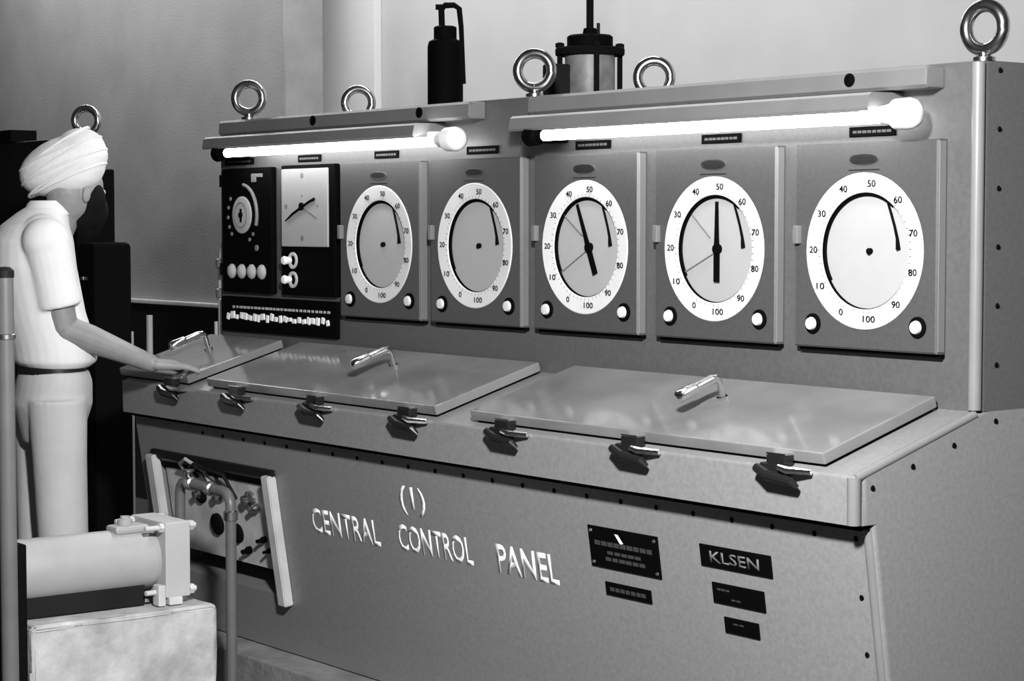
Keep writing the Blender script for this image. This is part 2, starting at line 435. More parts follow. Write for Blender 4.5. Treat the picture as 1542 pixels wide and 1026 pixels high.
# ------------------------------------------------------------------ eyebolts
def eyebolt_bm(rot):
    b = new()
    tube(b, [Vector((.046 * math.cos(a), 0, .070 + .046 * math.sin(a))) for a in [2 * math.pi * k / 36 for k in range(36)]], 0.0140, 14, closed=True)
    lathe(b, (0, 0, 0), (0, 0, 1), [(0, 0), (.024, 0), (.024, .008), (.013, .012), (.013, .030), (0, .032)], 16)
    bmesh.ops.rotate(b, cent=(0, 0, 0), matrix=Matrix.Rotation(math.radians(rot), 3, 'Z'), verts=b.verts[:])
    return b
for (x, y, rot) in ((-3.059, .03, 45), (-1.547, .03, 40), (-.022, .032, 5), (-3.05, .45, 50), (-1.54, .45, 45)):
    b = eyebolt_bm(rot); bmesh.ops.translate(b, vec=(x, y, H), verts=b.verts[:])
    obj('eyebolt', b, 'boltsteel', panel)

# ------------------------------------------------------------------ chart recorders
RW, RH, ZB = .419, .4569, 1.1715
RX = [-2.421, -1.949, -1.474, -.991, -.510]
CX, CZ = 0.0, 1.389 - ZB              # dial centre in the recorder frame (origin bottom middle)
def door_bm():
    b = new(); n = 64; R0 = .1735; y0 = -.030; hw = RW / 2
    def sq(a):
        c, s = math.cos(a), math.sin(a); m = max(abs(c) / hw, abs(s) / (RH / 2)); return c / m, s / m + RH / 2
    angs = [2 * math.pi * k / n for k in range(n)]
    # force the corners into the list
    for cx_, cz_ in ((hw, RH / 2), (-hw, RH / 2), (-hw, -RH / 2), (hw, -RH / 2)):
        a = math.atan2(cz_, cx_) % (2 * math.pi); j = min(range(n), key=lambda q: abs(angs[q] - a)); angs[j] = a
    e = .004
    outer = [sq(a) for a in angs]
    inner = [(CX + R0 * math.cos(a), CZ + R0 * math.sin(a)) for a in angs]
    shrink = lambda p: (p[0] * (1 - e / hw), RH / 2 + (p[1] - RH / 2) * (1 - e / (RH / 2)))
    rings = [[(x, 0, z) for x, z in outer], [(x, y0 + e, z) for x, z in outer], [(*(lambda p: (p[0], y0, p[1]))(shrink(q)),) for q in outer],
             [(x, y0, z) for x, z in inner], [(x, -.004, z) for x, z in inner]]
    vr = [[b.verts.new(p) for p in r] for r in rings]
    for a, c in zip(vr[:-1], vr[1:]):
        for k in range(n): b.faces.new((a[k], a[(k + 1) % n], c[(k + 1) % n], c[k]))
    b.faces.new(vr[-1])
    return b
def RP(u, v, n): return Vector((u, -n, v))
def dial_pt(ang, r): return (CX + r * math.cos(math.radians(ang)), CZ + r * math.sin(math.radians(ang)))
NUM = [str(10 * k) for k in range(11)]
def recorder():
    t = thing('chart_recorder', '', 'chart recorder', (RX[0] + RW / 2, 0, ZB), 'round chart recorders in a row')
    obj('door', door_bm(), 'door', t, local=True)
    b = new(); bx(b, (-RW / 2 + .004, -.015, -.009), (RW / 2 - .001, 0, .001)); obj('door_shade_strip', b, 'black', t, local=True, label='black strip standing for the shadow line below the door')  # black strip drawn in for the shadow line under the door
    b = new(); bx(b, (RW / 2 - .0015, -.0255, .004), (RW / 2 + .0012, -.004, RH - .004), .0008, 1); obj('door_edge', b, 'doorlight', t, local=True)
    b = new(); lathe(b, (CX, -.004, CZ), (0, -1, 0), [(.1725, .020), (.1725, .0265), (.170, .028), (.130, .0235), (.1285, .021)], 64)
    obj('scale_ring', b, 'white', t, local=True)
    b = new(); lathe(b, (CX, -.004, CZ), (0, -1, 0), [(.1285, .0205), (.1265, .0195), (.1265, .010)], 64); obj('inner_rim', b, 'black', t, local=True)
    # dark arc put in for the shadow along the inner rim
    b = new(); tube(b, [(dial_pt(a, .1235)[0], -.0195, dial_pt(a, .1235)[1]) for a in [212 - 160 * k / 40 for k in range(41)]], .0030, 8); obj('rim_shade_arc', b, 'black', t, local=True)
    b = new(); lathe(b, (CX + .010, -.016, CZ), (0, -1, 0), [(0, 0), (.007, 0), (.007, .009), (.004, .012), (0, .012)], 16); obj('hub', b, 'black', t, local=True)
    # pen arm
    b = new(); tube(b, [(CX + x, -.021, CZ + z) for x, z in ((.062, .106), (.072, .082), (.082, .055), (.090, .028), (.093, .004))], [.0025, .003, .003, .0035, .0055], 8); obj('pen_arm', b, 'black', t, local=True)
    # numerals round the ring, one flat print
    nb = new()
    for k, s in enumerate(NUM):
        a = 90 + 9 - 32.73 * (k - 5); a = 90 - 9 + 32.73 * (5 - k)
        u, v = dial_pt(a, .150); hw = .006 * len(s); 
        tb = text_bm(s, u - hw, u + hw, v - .0075, v + .0075, RP, .0314, .0005)
        join(nb, tb)
    for k in range(55):
        a = 81 + 360 / 55 * k; u, v = dial_pt(a, .1345 if k % 5 else .137); c_, s_ = math.cos(math.radians(a)), math.sin(math.radians(a)); L2 = .003 if k % 5 else .0055
        q = [(u - c_ * L2 - s_ * .0006, v - s_ * L2 + c_ * .0006), (u - c_ * L2 + s_ * .0006, v - s_ * L2 - c_ * .0006), (u + c_ * L2 + s_ * .0006, v + s_ * L2 - c_ * .0006), (u + c_ * L2 - s_ * .0006, v + s_ * L2 + c_ * .0006)]
        nb.faces.new([nb.verts.new((x, -.0290, z)) for x, z in q])
    obj('numerals', nb, 'black', t, smooth=False, local=True)
    # oval maker's plate
    for nm, m, rx, rz, y in (('maker_plate', 'steel', .042, .0115, .0325), ('maker_plate_field', 'darkgrey', .037, .0085, .0332)):
        b = new(); vs = [b.verts.new((CX + rx * (abs(math.cos(a)) ** .8) * (1 if math.cos(a) > 0 else -1), -y, RH - .038 + rz * math.sin(a))) for a in [2 * math.pi * k / 28 for k in range(28)]]
        f = b.faces.new(vs); q = bmesh.ops.extrude_face_region(b, geom=[f]); bmesh.ops.translate(b, vec=(0, y - .0295, 0), verts=[v for v in q['geom'] if isinstance(v, bmesh.types.BMVert)])
        o = obj(nm, b, m, t, local=True)
    b = new(); bx(b, (-.045, -.0312, RH - .062), (.045, -.0295, RH - .060)); obj('groove_strip', b, 'darkgrey', t, local=True)
    # latch at the left edge
    b = new(); bx(b, (-RW / 2 + .006, -.045, .232), (-RW / 2 + .022, -.029, .274), .003); bx(b, (-RW / 2 - .004, -.036, .240), (-RW / 2 + .008, -.020, .266), .002); obj('latch', b, 'doorlight', t, local=True)
    # two round knobs near the bottom corners
    for x, z in ((-RW / 2 + .060, .053), (RW / 2 - .050, .056)):
        b = new(); lathe(b, (x, -.029, z), (0, -1, 0), [(0, 0), (.023, 0), (.023, .005), (.019, .007), (0, .007)], 24); k_ = obj('knob_rose', b, 'black', t, local=True)
        b = new(); lathe(b, (x, -.033, z), (0, -1, 0), [(0, 0), (.014, 0), (.015, .004), (.013, .010), (0, .012)], 24); obj('knob', b, 'white', k_, local=True)
    return t
proto = recorder()
RL = ['first round chart recorder from the left, next to the white faced meter, chart greyest',
      'second round chart recorder from the left, pale grey chart without pointer, left lamp ends above',
      'third round chart recorder, its black pointer tilted to the left',
      'fourth round chart recorder, its black pointer standing upright',
      'rightmost and largest looking round chart recorder, white chart without pointer']
proto['label'] = RL[0]
recs = [proto] + [dup(proto, (RX[i] + RW / 2, 0, ZB), RL[i]) for i in range(1, 5)]
for i, t in enumerate(recs):
    b = new(); lathe(b, (CX, -.016, CZ), (0, -1, 0), [(0, 0.0012), (.1268, .0012), (.1268, 0)], 64)
    obj('chart', b, 'chartdark' if i == 0 else ('chart' if i != 4 else 'chart'), t, local=True)
def pointer(t, top, bot, piv, hands):
    b = new()
    tp, bt, pv = Vector((top[0], 0, top[1])), Vector((bot[0], 0, bot[1])), Vector((piv[0], 0, piv[1]))
    d = (tp - bt).normalized(); s = Vector((-d.z, 0, d.x))
    outl = [(bt, .009), (pv, .009), (pv + d * .03, .0065), (tp, .004)]
    L_ = [p + s * w for p, w in outl]; R_ = [p - s * w for p, w in outl][::-1]
    f = b.faces.new([b.verts.new(Vector((CX, -.026, CZ)) + v) for v in L_ + R_]); q = bmesh.ops.extrude_face_region(b, geom=[f]); bmesh.ops.translate(b, vec=(0, .003, 0), verts=[v for v in q['geom'] if isinstance(v, bmesh.types.BMVert)])
    lathe(b, (CX + piv[0], -.016, CZ + piv[1]), (0, -1, 0), [(0, 0), (.012, 0), (.012, .012), (0, .013)], 16)
    obj('pointer', b, 'black', t, local=True)
    for (a, c) in hands:
        b = new(); tube(b, [(CX + a[0], -.020, CZ + a[1]), (CX + c[0], -.020, CZ + c[1])], .0018, 6); obj('thin_hand', b, 'midgrey', t, local=True)
pointer(recs[3], (.006, .113), (.006, -.078), (.006, 0), [((-.108, -.056), (-.012, -.012)), ((-.085, .083), (-.022, .028))])
pointer(recs[2], (-.035, .110), (.038, -.068), (.010, 0), [((-.105, -.066), (.0, -.008)), ((-.098, .086), (-.020, .030))])

# ------------------------------------------------------------------ two black instruments at the left end
t = thing('dial_meter', 'black instrument with a small pale dial and four lamps, leftmost on the panel face', 'meter', (-2.9925, 0, 1.226))
b = new(); bx(b, (-3.15, -.022, 1.226), (-2.836, 0, 1.630), .005); obj('case', b, 'black', t)
def ringdisc(x, z, r, y0, h, n=28):
    b = new(); lathe(b, (x, y0, z), (0, -1, 0), [(0, 0), (r, 0), (r, h * .6), (r * .92, h), (0, h)], n); return b
obj('dial', ringdisc(-3.016, 1.478, .060, -.022, .006, 36), 'chartdark', t)
b = new(); tube(b, [(-3.016 + .038 * math.cos(a), -.0285, 1.478 + .040 * math.sin(a)) for a in [2 * math.pi * k / 30 for k in range(30)]], .0022, 6, closed=True); obj('dial_ring_mark', b, 'midgrey', t)
b = new(); bx(b, (-3.020, -.031, 1.455), (-3.010, -.028, 1.498), .001); lathe(b, (-3.014, -.028, 1.478), (0, -1, 0), [(.009, 0), (.009, .006), (0, .006)], 12); obj('needle', b, 'black', t)
b = new(); tube(b, [(-3.016 + .098 * math.cos(math.radians(a)), -.026, 1.478 + .098 * math.sin(math.radians(a))) for a in range(82, -24, -6)], .0058, 8); obj('scale_arc', b, 'midgrey', t, label='pale curved scale to the right of the dial')
for a in (145, 165, 185, 205, 222, 300, 318):
    obj('scale_mark', ringdisc(-3.016 + .092 * math.cos(math.radians(a)), 1.478 + .092 * math.sin(math.radians(a)), .0065, -.022, .003, 10), 'midgrey', t)
obj('scale_mark', ringdisc(-2.925, 1.372, .010, -.022, .004, 12), 'midgrey', t)
b = new(); bx(b, (-2.955, -.026, 1.583), (-2.925, -.022, 1.610), .002); bx(b, (-2.925, -.026, 1.598), (-2.885, -.022, 1.610), .002); obj('corner_mark', b, 'midgrey', t)
for k in range(4):
    b = new(); x = -3.084 + .0635 * k; lathe(b, (x, -.022, 1.295), (0, -1, 0), [(0, 0), (.024, 0), (.024, .004), (.019, .010), (.010, .014), (0, .015)], 20); obj('pilot_lamp', b, 'chartdark', t)
for z in (1.59, 1.30):
    b = new(); cyl(b, (-3.162, -.012, z - .02), (-3.162, -.012, z + .02), .011, n=12); obj('hinge', b, 'black', t)

t = thing('rectangular_meter', 'black instrument with a tall white face and two white knobs, beside the leftmost one', 'meter', (-2.62, 0, 1.226))
b = new(); bx(b, (-2.776, -.022, 1.226), (-2.463, 0, 1.632), .005); obj('case', b, 'black', t)
b = new(); bx(b, (-2.764, -.028, 1.378), (-2.494, -.021, 1.620), .003); obj('face', b, 'chart', t, label='tall white meter face')
cx, cz = -2.640, 1.503
b = new(); lathe(b, (cx, -.028, cz), (0, -1, 0), [(.012, 0), (.012, .006), (0, .007)], 16)
tube(b, [(cx - .095, -.031, cz - .045), (cx - .05, -.031, cz - .022), (cx + .05, -.031, cz + .016), (cx + .075, -.031, cz + .022)], [.002, .004, .004, .005], 8); obj('pointer', b, 'black', t)
b = new(); tube(b, [(cx, -.030, cz), (cx + .085, -.030, cz - .035)], .0012, 6); obj('thin_hand', b, 'midgrey', t)
for x, z, r in ((cx, 1.598, .009), (cx, 1.405, .009), (cx - .095, cz, .008), (cx + .09, cz, .004), (cx, 1.535, .004)):
    obj('scale_mark', ringdisc(x, z, r, -.028, .001, 12), 'midgrey', t)
for z in (1.335, 1.275):
    b = new(); lathe(b, (-2.700, -.022, z), (0, -1, 0), [(.024, 0), (.026, .002), (.026, .006), (.017, .006), (.017, 0)], 24); k_ = obj('knob_rose', b, 'frame', t)
    b = new(); lathe(b, (-2.718, -.024, z), (0, -1, 0), [(0, 0), (.010, 0), (.012, .014), (.014, .022), (.011, .028), (0, .030)], 20); obj('knob', b, 'plastic', k_)

t = thing('terminal_strip', 'black strip with rows of small white tabs under the two black instruments', 'terminal strip', (-2.82, 0, 1.10))
b = new(); bx(b, (-3.175, -.014, 1.098), (-2.468, 0, 1.212), .003); obj('base', b, 'black', t)
b = new()
for k in range(23):
    x = -3.12 + k * .0275
    box(b, (x + random.uniform(-.003, .003), -.0165, 1.148 + random.uniform(-.004, .004)), (.017 + random.uniform(-.005, .006), .006, .016 + random.uniform(-.004, .008)), Matrix.Rotation(random.uniform(-.3, .3), 3, 'Y'), .001, 1)
o = obj('tab', b, 'plastic', t); o['kind'] = 'stuff'
b = new()
for k in range(26):
    x = -3.09 + k * .0232; box(b, (x, -.015, 1.178), (.014 + random.uniform(-.004, .004), .004, .008), None, .001, 1)
o = obj('small_tab', b, 'chartdark', t); o['kind'] = 'stuff'

# ------------------------------------------------------------------ fluorescent lights
def light(xc0, xc1, xh0, xh1, label, left_shade):
    t = thing('fluorescent_light', label, 'light', ((xc0 + xc1) / 2, 0, 1.66), 'tube lights on the panel face')
    b = new(); prism(b, [(0, 1.735), (-.052, 1.735), (-.060, 1.742), (-.058, 1.776), (-.050, 1.783), (0, 1.783)], xc0, xc1); bevel_where(b, lambda e: all(abs(v.co.x - xc1) < 1e-4 for v in e.verts), .006, 2)
    ch = obj('channel', b, 'fixture', t)
    for xs in (.42, .83) if not left_shade else (.84,):
        x = xc0 + (xc1 - xc0) * xs
        b = new(); lathe(b, (x, -.059, 1.762), (0, -1, 0), [(.015, 0), (.015, .003), (.008, .004), (.007, .001), (0, .001)], 16); obj('cap_nut', b, 'black', ch)
    b = new(); prism(b, [(-.0, 1.732), (-.100, 1.730), (-.108, 1.724), (-.114, 1.696), (-.110, 1.690), (-.055, 1.706), (-.0, 1.708)], xh0, xh1)
    obj('reflector', b, 'fixture', t)
    zt_, yt = 1.676, -.092
    b = new(); cyl(b, (xh0 + .10, yt, zt_), (xc1 - .05, yt, zt_), .0135, n=20); obj('tube', b, 'tube', t, label='glowing white fluorescent tube')
    # right lampholder: flared collar and rounded cup
    b = new(); lathe(b, (xc1 - .10, yt, zt_ + .004), (1, 0, 0), [(.015, 0), (.020, .01), (.024, .035), (.026, .045), (.033, .050), (.034, .085), (.030, .098), (.020, .106), (0, .108)], 24)
    bx(b, (xc1 - .18, yt + .02, zt_ + .004), (xc1 - .14, -.004, zt_ + .03), .004)
    obj('lampholder', b, 'plastic', t, label='white round lampholder')
    b = new(); lathe(b, (xh0 + .105, yt, zt_), (-1, 0, 0), [(.014, -.02), (.018, 0), (.024, .006), (.027, .04), (.020, .052), (0, .054)], 20)  # left lampholder coloured black to stand for shade
    bx(b, (xh0 + .045, yt + .015, zt_ - .016), (xh0 + .115, -.004, zt_ + .018), .004)
    obj('lampholder', b, 'black', t, label='left lampholder, black to stand for its shade')
    return t
light(-3.10, -1.725, -3.115, -1.915, 'left tube light on the panel face, over the black instruments and first chart recorders', False)
light(-1.461, -.10, -1.475, -.215, 'right tube light on the panel face, over the three recorders on the right', True)

# ------------------------------------------------------------------ things standing on the roof of the panel
def at(bm, loc): bmesh.ops.translate(bm, vec=loc, verts=bm.verts[:]); return bm
t = thing('gas_bottle', 'tall black bottle with looped pipe on top, standing behind the panel top', 'bottle', (-2.475, .40, H))
b = new(); lathe(b, (-2.475, .40, H), (0, 0, 1), [(0, 0), (.053, 0), (.056, .006), (.056, .215), (.052, .232), (.036, .240), (.036, .276), (.030, .280), (0, .281)], 28); obj('body', b, 'black', t)
rr = Vector((.608, .794, 0))
P0 = Vector((-2.475, .40, H))
b = new(); tube(b, [P0 + Vector((0, 0, .27)) - rr * .010, P0 + Vector((0, 0, .335)) - rr * .012, P0 + Vector((0, 0, .345)) - rr * .0, P0 + Vector((0, 0, .346)) + rr * .028, P0 + Vector((0, 0, .335)) + rr * .044, P0 + Vector((0, 0, .28)) + rr * .050, P0 + Vector((0, 0, .10)) + rr * .058], [.010, .010, .010, .009, .009, .008, .007], 10); obj('looped_pipe', b, 'blackmatt', t)
b = new(); cyl(b, P0 + Vector((0, 0, .340)) - rr * .030, P0 + Vector((0, 0, .340)) + rr * .0, .009, n=10); obj('valve', b, 'blackmatt', t)

P0 = Vector((-1.762, .40, H))
t = thing('flanged_vessel', 'grey flanged vessel with dark bolted cover and upright pipe, behind the middle eyebolt', 'vessel', P0)
b = new(); lathe(b, P0, (0, 0, 1), [(0, 0), (.069, 0), (.072, .006), (.072, .150), (0, .150)], 32); obj('body', b, 'vessel', t)
b = new(); lathe(b, P0, (0, 0, 1), [(0, .142), (.098, .142), (.100, .146), (.100, .160), (.096, .164), (0, .164)], 32); obj('flange', b, 'blackmatt', t)
b = new(); lathe(b, P0, (0, 0, 1), [(0, .16), (.060, .16), (.066, .168), (.066, .195), (.060, .200), (.022, .202), (.018, .22), (0, .22)], 28); obj('cover', b, 'black', t)
for ang in (10, 100, 190, 280):
    c_, s_ = math.cos(math.radians(ang)), math.sin(math.radians(ang)); q = P0 + (rr * c_ + Vector((-.794, .608, 0)) * s_) * .088
    b = new(); cyl(b, q, q + Vector((0, 0, .178)), .008, n=10); lathe(b, q, (0, 0, 1), [(.013, .164), (.013, .176), (0, .176)], 6); lathe(b, q, (0, 0, 1), [(.014, 0), (.014, .02), (0, .02)], 8); obj('tie_rod', b, 'blackmatt', t)
b = new(); cyl(b, P0 + Vector((0, 0, .20)), P0 + Vector((0, 0, .60)), .0105, n=14); obj('pipe', b, 'blackmatt', t)
b = new(); q = P0 + rr * .024; cyl(b, q + Vector((0, 0, .195)), q + Vector((0, 0, .235)), .005, n=8); obj('stub', b, 'darkgrey', t)
b = new(); q = P0 - rr * .10 + Vector((.1, -.06, 0)) * .3; bx(b, q + Vector((-.03, -.03, 0)), q + Vector((.03, .03, .115)), .006); obj('side_box', b, 'darkgrey', t)

# ------------------------------------------------------------------ dark switch cabinet behind the man
t = thing('switch_cabinet', 'dark switch cabinet with an eyebolt, standing behind the person', 'cabinet', (-4.6, .25, 0))
b = new(); bx(b, (-6.2, 0, 0), (-4.36, .15, 1.772), .008); obj('body', b, 'darkgrey', t)
b = new(); bx(b, (-4.36, -.01, 0), (-4.266, .15, 1.655), .008); obj('side_box', b, 'blackmatt', t)
b = new(); bx(b, (-4.266, -.01, 0), (-4.128, .15, 1.381), .02); obj('side_box', b, 'blackmatt', t)
b = new(); bx(b, (-6.2, -.012, 1.772), (-4.842, .1, 1.82), .004); obj('top_ledge', b, 'blackmatt', t)
b = eyebolt_bm(45); at(b, (-4.40, .10, 1.772)); obj('eyebolt', b, 'boltsteel', t)
b = new(); bx(b, (-4.20, -.03, 1.24), (-4.175, -.01, 1.255), .003); obj('catch', b, 'steel', t)

def post(x, y, z, r, label, m='pipelight', cap=True):
    t = thing('pipe_stub', label, 'pipe', (x, y, 0)); b = new(); cyl(b, (x, y, 0), (x, y, z), r, n=14); obj('pipe', b, m, t)
    b = new(); lathe(b, (x, y, 0), (0, 0, 1), [(0, 0), (r * 2, 0), (r * 2, .012), (r, .016)], 14); obj('floor_flange', b, 'darkgrey', t); return t
post(-4.097, .2, 1.108, .012, 'thin grey pipe standing in the dark left of the desk, tallest of the pair')
post(-4.262, .2, 1.04, .017, 'short grey pipe standing in the dark, behind the forearm')
t = thing('conduit', 'pale upright conduit running up the left end of the panel', 'conduit', (-3.245, .03, .98))
b = new(); tube(b, [(-3.20, .03, 1.00), (-3.23, .03, 1.005), (-3.245, .03, 1.03), (-3.245, .03, 1.30), (-3.238, .03, 1.36), (-3.218, .03, 1.40)], [.014, .014, .014, .014, .012, .010], 12); obj('pipe', b, 'pipelight', t)
for z in (1.22, 1.32):
    b = new(); lathe(b, (-3.245, .03, z - .02), (0, 0, 1), [(.014, 0), (.021, .003), (.021, .03), (.014, .034)], 12); obj('coupling', b, 'pipe', t)
b = new(); tube(b, [(-3.20, .03, .985), (-3.275, .03, .985), (-3.285, .03, 1.0), (-3.285, .03, 1.12)], .008, 10); obj('thin_pipe', b, 'pipelight', t)

# ------------------------------------------------------------------ pump on its concrete block
o = new(); bx(o, (-2.42, -1.249, 0), (-1.95, -.722, .442), .014, 3)
bmesh.ops.subdivide_edges(o, edges=o.edges[:], cuts=3, use_grid_fill=True)
for v in o.verts:
    if v.co.z > .05: v.co += Vector((random.uniform(-1, 1), random.uniform(-1, 1), random.uniform(-1, 1))) * .0022
o = obj('concrete_block', o, 'concrete'); tag(o, 'pale rough concrete block carrying the pump, on the floor', 'block')
t = thing('pump', 'grey cylindrical pump lying on the pale concrete block', 'pump', (-2.1, -1.0, .442))
AX = Vector((-2.1, 0, .560))
b = new(); lathe(b, (-2.1, -1.245, .560), (0, 1, 0), [(0, 0), (.078, 0), (.082, .004), (.082, .385), (.078, .392), (.078, .40), (0, .40)], 40); obj('barrel', b, 'pumpgrey', t)
b = new(); bx(b, (-2.2, -.848, .463), (-2.0, -.774, .664), .005); obj('flange_block', b, 'pumplight', t, label='pale square flange block at the end of the pump')
for (x, z) in ((-2.185, .65), (-2.015, .65), (-2.185, .48), (-2.015, .48)):
    b = new(); lathe(b, (x, -.848, z), (0, -1, 0), [(.013, 0), (.013, .012), (0, .012)], 6); lathe(b, (x, -.774, z), (0, 1, 0), [(.014, 0), (.014, .014), (.008, .014), (.008, .022), (0, .022)], 6); cyl(b, (x, -.90, z), (x, -.77, z), .007, n=10); obj('bolt', b, 'frame', t)
for a_, c_ in (((-2.03, -.872, .444), (-1.995, -.85, .500)), ((-2.20, -.872, .444), (-2.165, -.85, .49)), ((-2.03, -.84, .444), (-1.995, -.80, .466)), ((-2.20, -.84, .444), (-2.165, -.80, .466))):
    b = new(); bx(b, a_, c_, .004); obj('foot', b, 'frame', t)
b = new(); lathe(b, (-2.1, -.915, .635), (0, 0, 1), [(.030, 0), (.030, .012), (.020, .018), (.020, .034), (.012, .036), (.012, .042), (0, .042)], 16); bx(b, (-2.125, -.96, .634), (-2.06, -.86, .655), .008); obj('vent_boss', b, 'pumpgrey', t)
b = new(); bx(b, (-2.155, -1.24, .444), (-2.045, -.885, .50), .004); obj('shade_saddle', b, 'darkgrey', t)  # supports the barrel; run long and dark to stand for the shadow beneath
b = new(); bx(b, (-2.42, -1.305, 0), (-1.957, -1.255, .652), .006); o = obj('steel_stand', b, 'blackmatt'); tag(o, 'dark steel stand at the end of the concrete block, beside the pole', 'stand')

# pipe with a bend in front of the compartment
t = thing('bent_pipe', 'grey pipe with a rounded bend at the top, in front of the open compartment', 'pipe', (-2.29, -.50, 0))
pb = [(-2.285, -.49, 0), (-2.285, -.49, .635)] + [tuple(Vector((-2.325, -.49, .645)) + Vector((.04 * math.cos(a), 0, .04 * math.sin(a)))) for a in [math.radians(q) for q in (10, 30, 50, 70, 90)]] + [(-2.40, -.49, .685), (-2.52, -.49, .69)] + [tuple(Vector((-2.55, -.49, .655)) + Vector((.035 * math.cos(a), 0, .035 * math.sin(a)))) for a in [math.radians(q) for q in (90, 120, 150, 180)]] + [(-2.585, -.49, .45), (-2.585, -.49, 0)]
b = new(); tube(b, pb, .0155, 14); obj('pipe', b, 'pipe', t)
for p, d in (((-2.285, -.49, .605), (0, 0, 1)), ((-2.385, -.49, .685), (-1, 0, .02)), ((-2.50, -.49, .689), (-1, 0, 0))):
    b = new(); lathe(b, p, d, [(.0155, 0), (.021, .003), (.021, .026), (.0155, .03)], 14); obj('fitting', b, 'steel', t)
b = new(); lathe(b, (-2.535, -.49, .70), (0, 0, 1), [(.008, 0), (.008, .02), (.02, .022), (.02, .028), (0, .03)], 12); obj('valve_knob', b, 'steel', t)

# upright pole at the left edge
px_, py_ = -1.701, -1.416
t = thing('pole', 'grey upright pole in the foreground at the left edge of the picture', 'pole', (px_, py_, 0))
b = new(); cyl(b, (px_, py_, 0), (px_, py_, 1.33), .020, n=20, bev=.002); obj('shaft', b, 'pipe', t)
b = new(); lathe(b, (px_, py_, 1.325), (0, 0, 1), [(.022, 0), (.022, .016), (.014, .024), (0, .026)], 18); obj('cap', b, 'darkgrey', t)
b = new(); lathe(b, (px_, py_, 1.18), (0, 0, 1), [(.020, 0), (.0235, .002), (.0235, .012), (.020, .014)], 18); obj('collar', b, 'steel', t)
b = new(); lathe(b, (px_, py_, 0), (0, 0, 1), [(0, 0), (.05, 0), (.05, .01), (.02, .014)], 18); obj('foot_plate', b, 'darkgrey', t)

# ------------------------------------------------------------------ the man at the desk
PO = Vector((-3.037, -.69, 0)); RA = Vector((.608, .794, 0)); FB = Vector((-.794, .608, 0))
def Q(a, bb, z): return PO + RA * a + FB * bb + Vector((0, 0, z))
th = math.radians(28)
FW = RA * math.cos(th) + FB * math.sin(th); RT = RA * math.sin(th) - FB * math.cos(th)      # the man's forward and right
def loft(bm, rings, n=28, fw=None, rt=None):    # rings: (centre, half width right, half depth forward, axis tilt)
    fw = fw or FW; rt = rt or RT
    rs = []
    for c, w, d in rings:
        rs.append([bm.verts.new(c + rt * w * math.cos(2 * math.pi * k / n) + fw * d * math.sin(2 * math.pi * k / n)) for k in range(n)])
    for a, c in zip(rs[:-1], rs[1:]):
        for k in range(n): bm.faces.new((a[k], a[(k + 1) % n], c[(k + 1) % n], c[k]))
    bm.faces.new(rs[0][::-1]); bm.faces.new(rs[-1])
def limb(bm, pts, rad, n=16):
    tube(bm, pts, rad, n)
    for p, r in ((pts[0], rad[0]), (pts[-1], rad[-1])):
        m = bmesh.ops.create_icosphere(bm, subdivisions=2, radius=r * .98); bmesh.ops.translate(bm, vec=p, verts=m['verts'])
def ball(bm, c, r, sc=(1, 1, 1), rot=None):
    m = bmesh.ops.create_icosphere(bm, subdivisions=3, radius=r)
    mx = Matrix.Translation(Vector(c)) @ (rot.to_4x4() if rot else Matrix()) @ Matrix.Diagonal((*sc, 1)); bmesh.ops.transform(bm, matrix=mx, verts=m['verts'])
def organic(name, bm, m, parent, vox=.006, smooth=6, label=None):
    o = obj(name, bm, m, parent, label=label)
    r = o.modifiers.new('r', 'REMESH'); r.mode = 'VOXEL'; r.voxel_size = vox; r.use_smooth_shade = True
    s = o.modifiers.new('s', 'SMOOTH'); s.factor = .5; s.iterations = smooth
    baked(o)
    for p in o.data.polygons: p.use_smooth = True
    if not o.data.materials: o.data.materials.append(M[m])
    return o
man = thing('person', 'person in a white shirt and pale turban, one hand resting on the desk lid', 'person', (PO.x, PO.y, 0))
# joints
hipc = Q(.0, 0, .93)
rhip, lhip = Q(.04, -.085, .90), Q(-.045, .085, .90)
sh_r, el_r, wr_r = Q(.025, -.145, 1.405), Q(.070, -.115, 1.135), Q(.315, -.010, 1.022)
sh_l, el_l, wr_l = Q(-.125, .15, 1.405), Q(-.13, .17, 1.13), Q(-.07, .19, .90)
head = Q(.078, .02, 1.556)
hth = math.radians(54)
HF_ = (RA * math.cos(hth) + FB * math.sin(hth) + Vector((0, 0, -.12))).normalized(); HR = HF_.cross(Vector((0, 0, 1))).normalized(); HU = HR.cross(HF_).normalized()
def HP(r, f, u): return head + HR * r + HF_ * f + HU * u
b = new()
loft(b, [(Q(-.01, 0, .86), .10, .065), (Q(0, 0, .95), .12, .075), (Q(-.005, 0, 1.05), .115, .075), (Q(-.03, 0, 1.2), .135, .085), (Q(-.045, 0, 1.34), .145, .085), (Q(-.04, 0, 1.41), .12, .065), (Q(-.01, 0, 1.445), .07, .055)])
limb(b, [Q(.015, 0, 1.42), Q(.045, .01, 1.48), HP(0, -.02, -.03)], [.058, .054, .058])
hm = Matrix((HR, HF_, HU)).transposed()
ball(b, head, .095, (.80, 1.02, 1.12), hm)
ball(b, HP(0, .045, -.055), .058, (.86, .95, 1.0), hm)
ball(b, HP(0, .102, -.022), .014, (.9, 1.1, 1.5), hm)                # nose
ball(b, HP(0, .085, -.062), .020, (1.3, .8, .5), hm)
for s in (-1, 1): ball(b, HP(s * .080, -.022, -.02), .022, (.35, .7, 1.2), hm)
for s, sh, el, wr in ((1, sh_r, el_r, wr_r), (-1, sh_l, el_l, wr_l)):
    limb(b, [sh, sh.lerp(el, .5), el], [.046, .046, .043]); limb(b, [el, el.lerp(wr, .3), el.lerp(wr, .75), wr], [.043, .043, .032, .027])
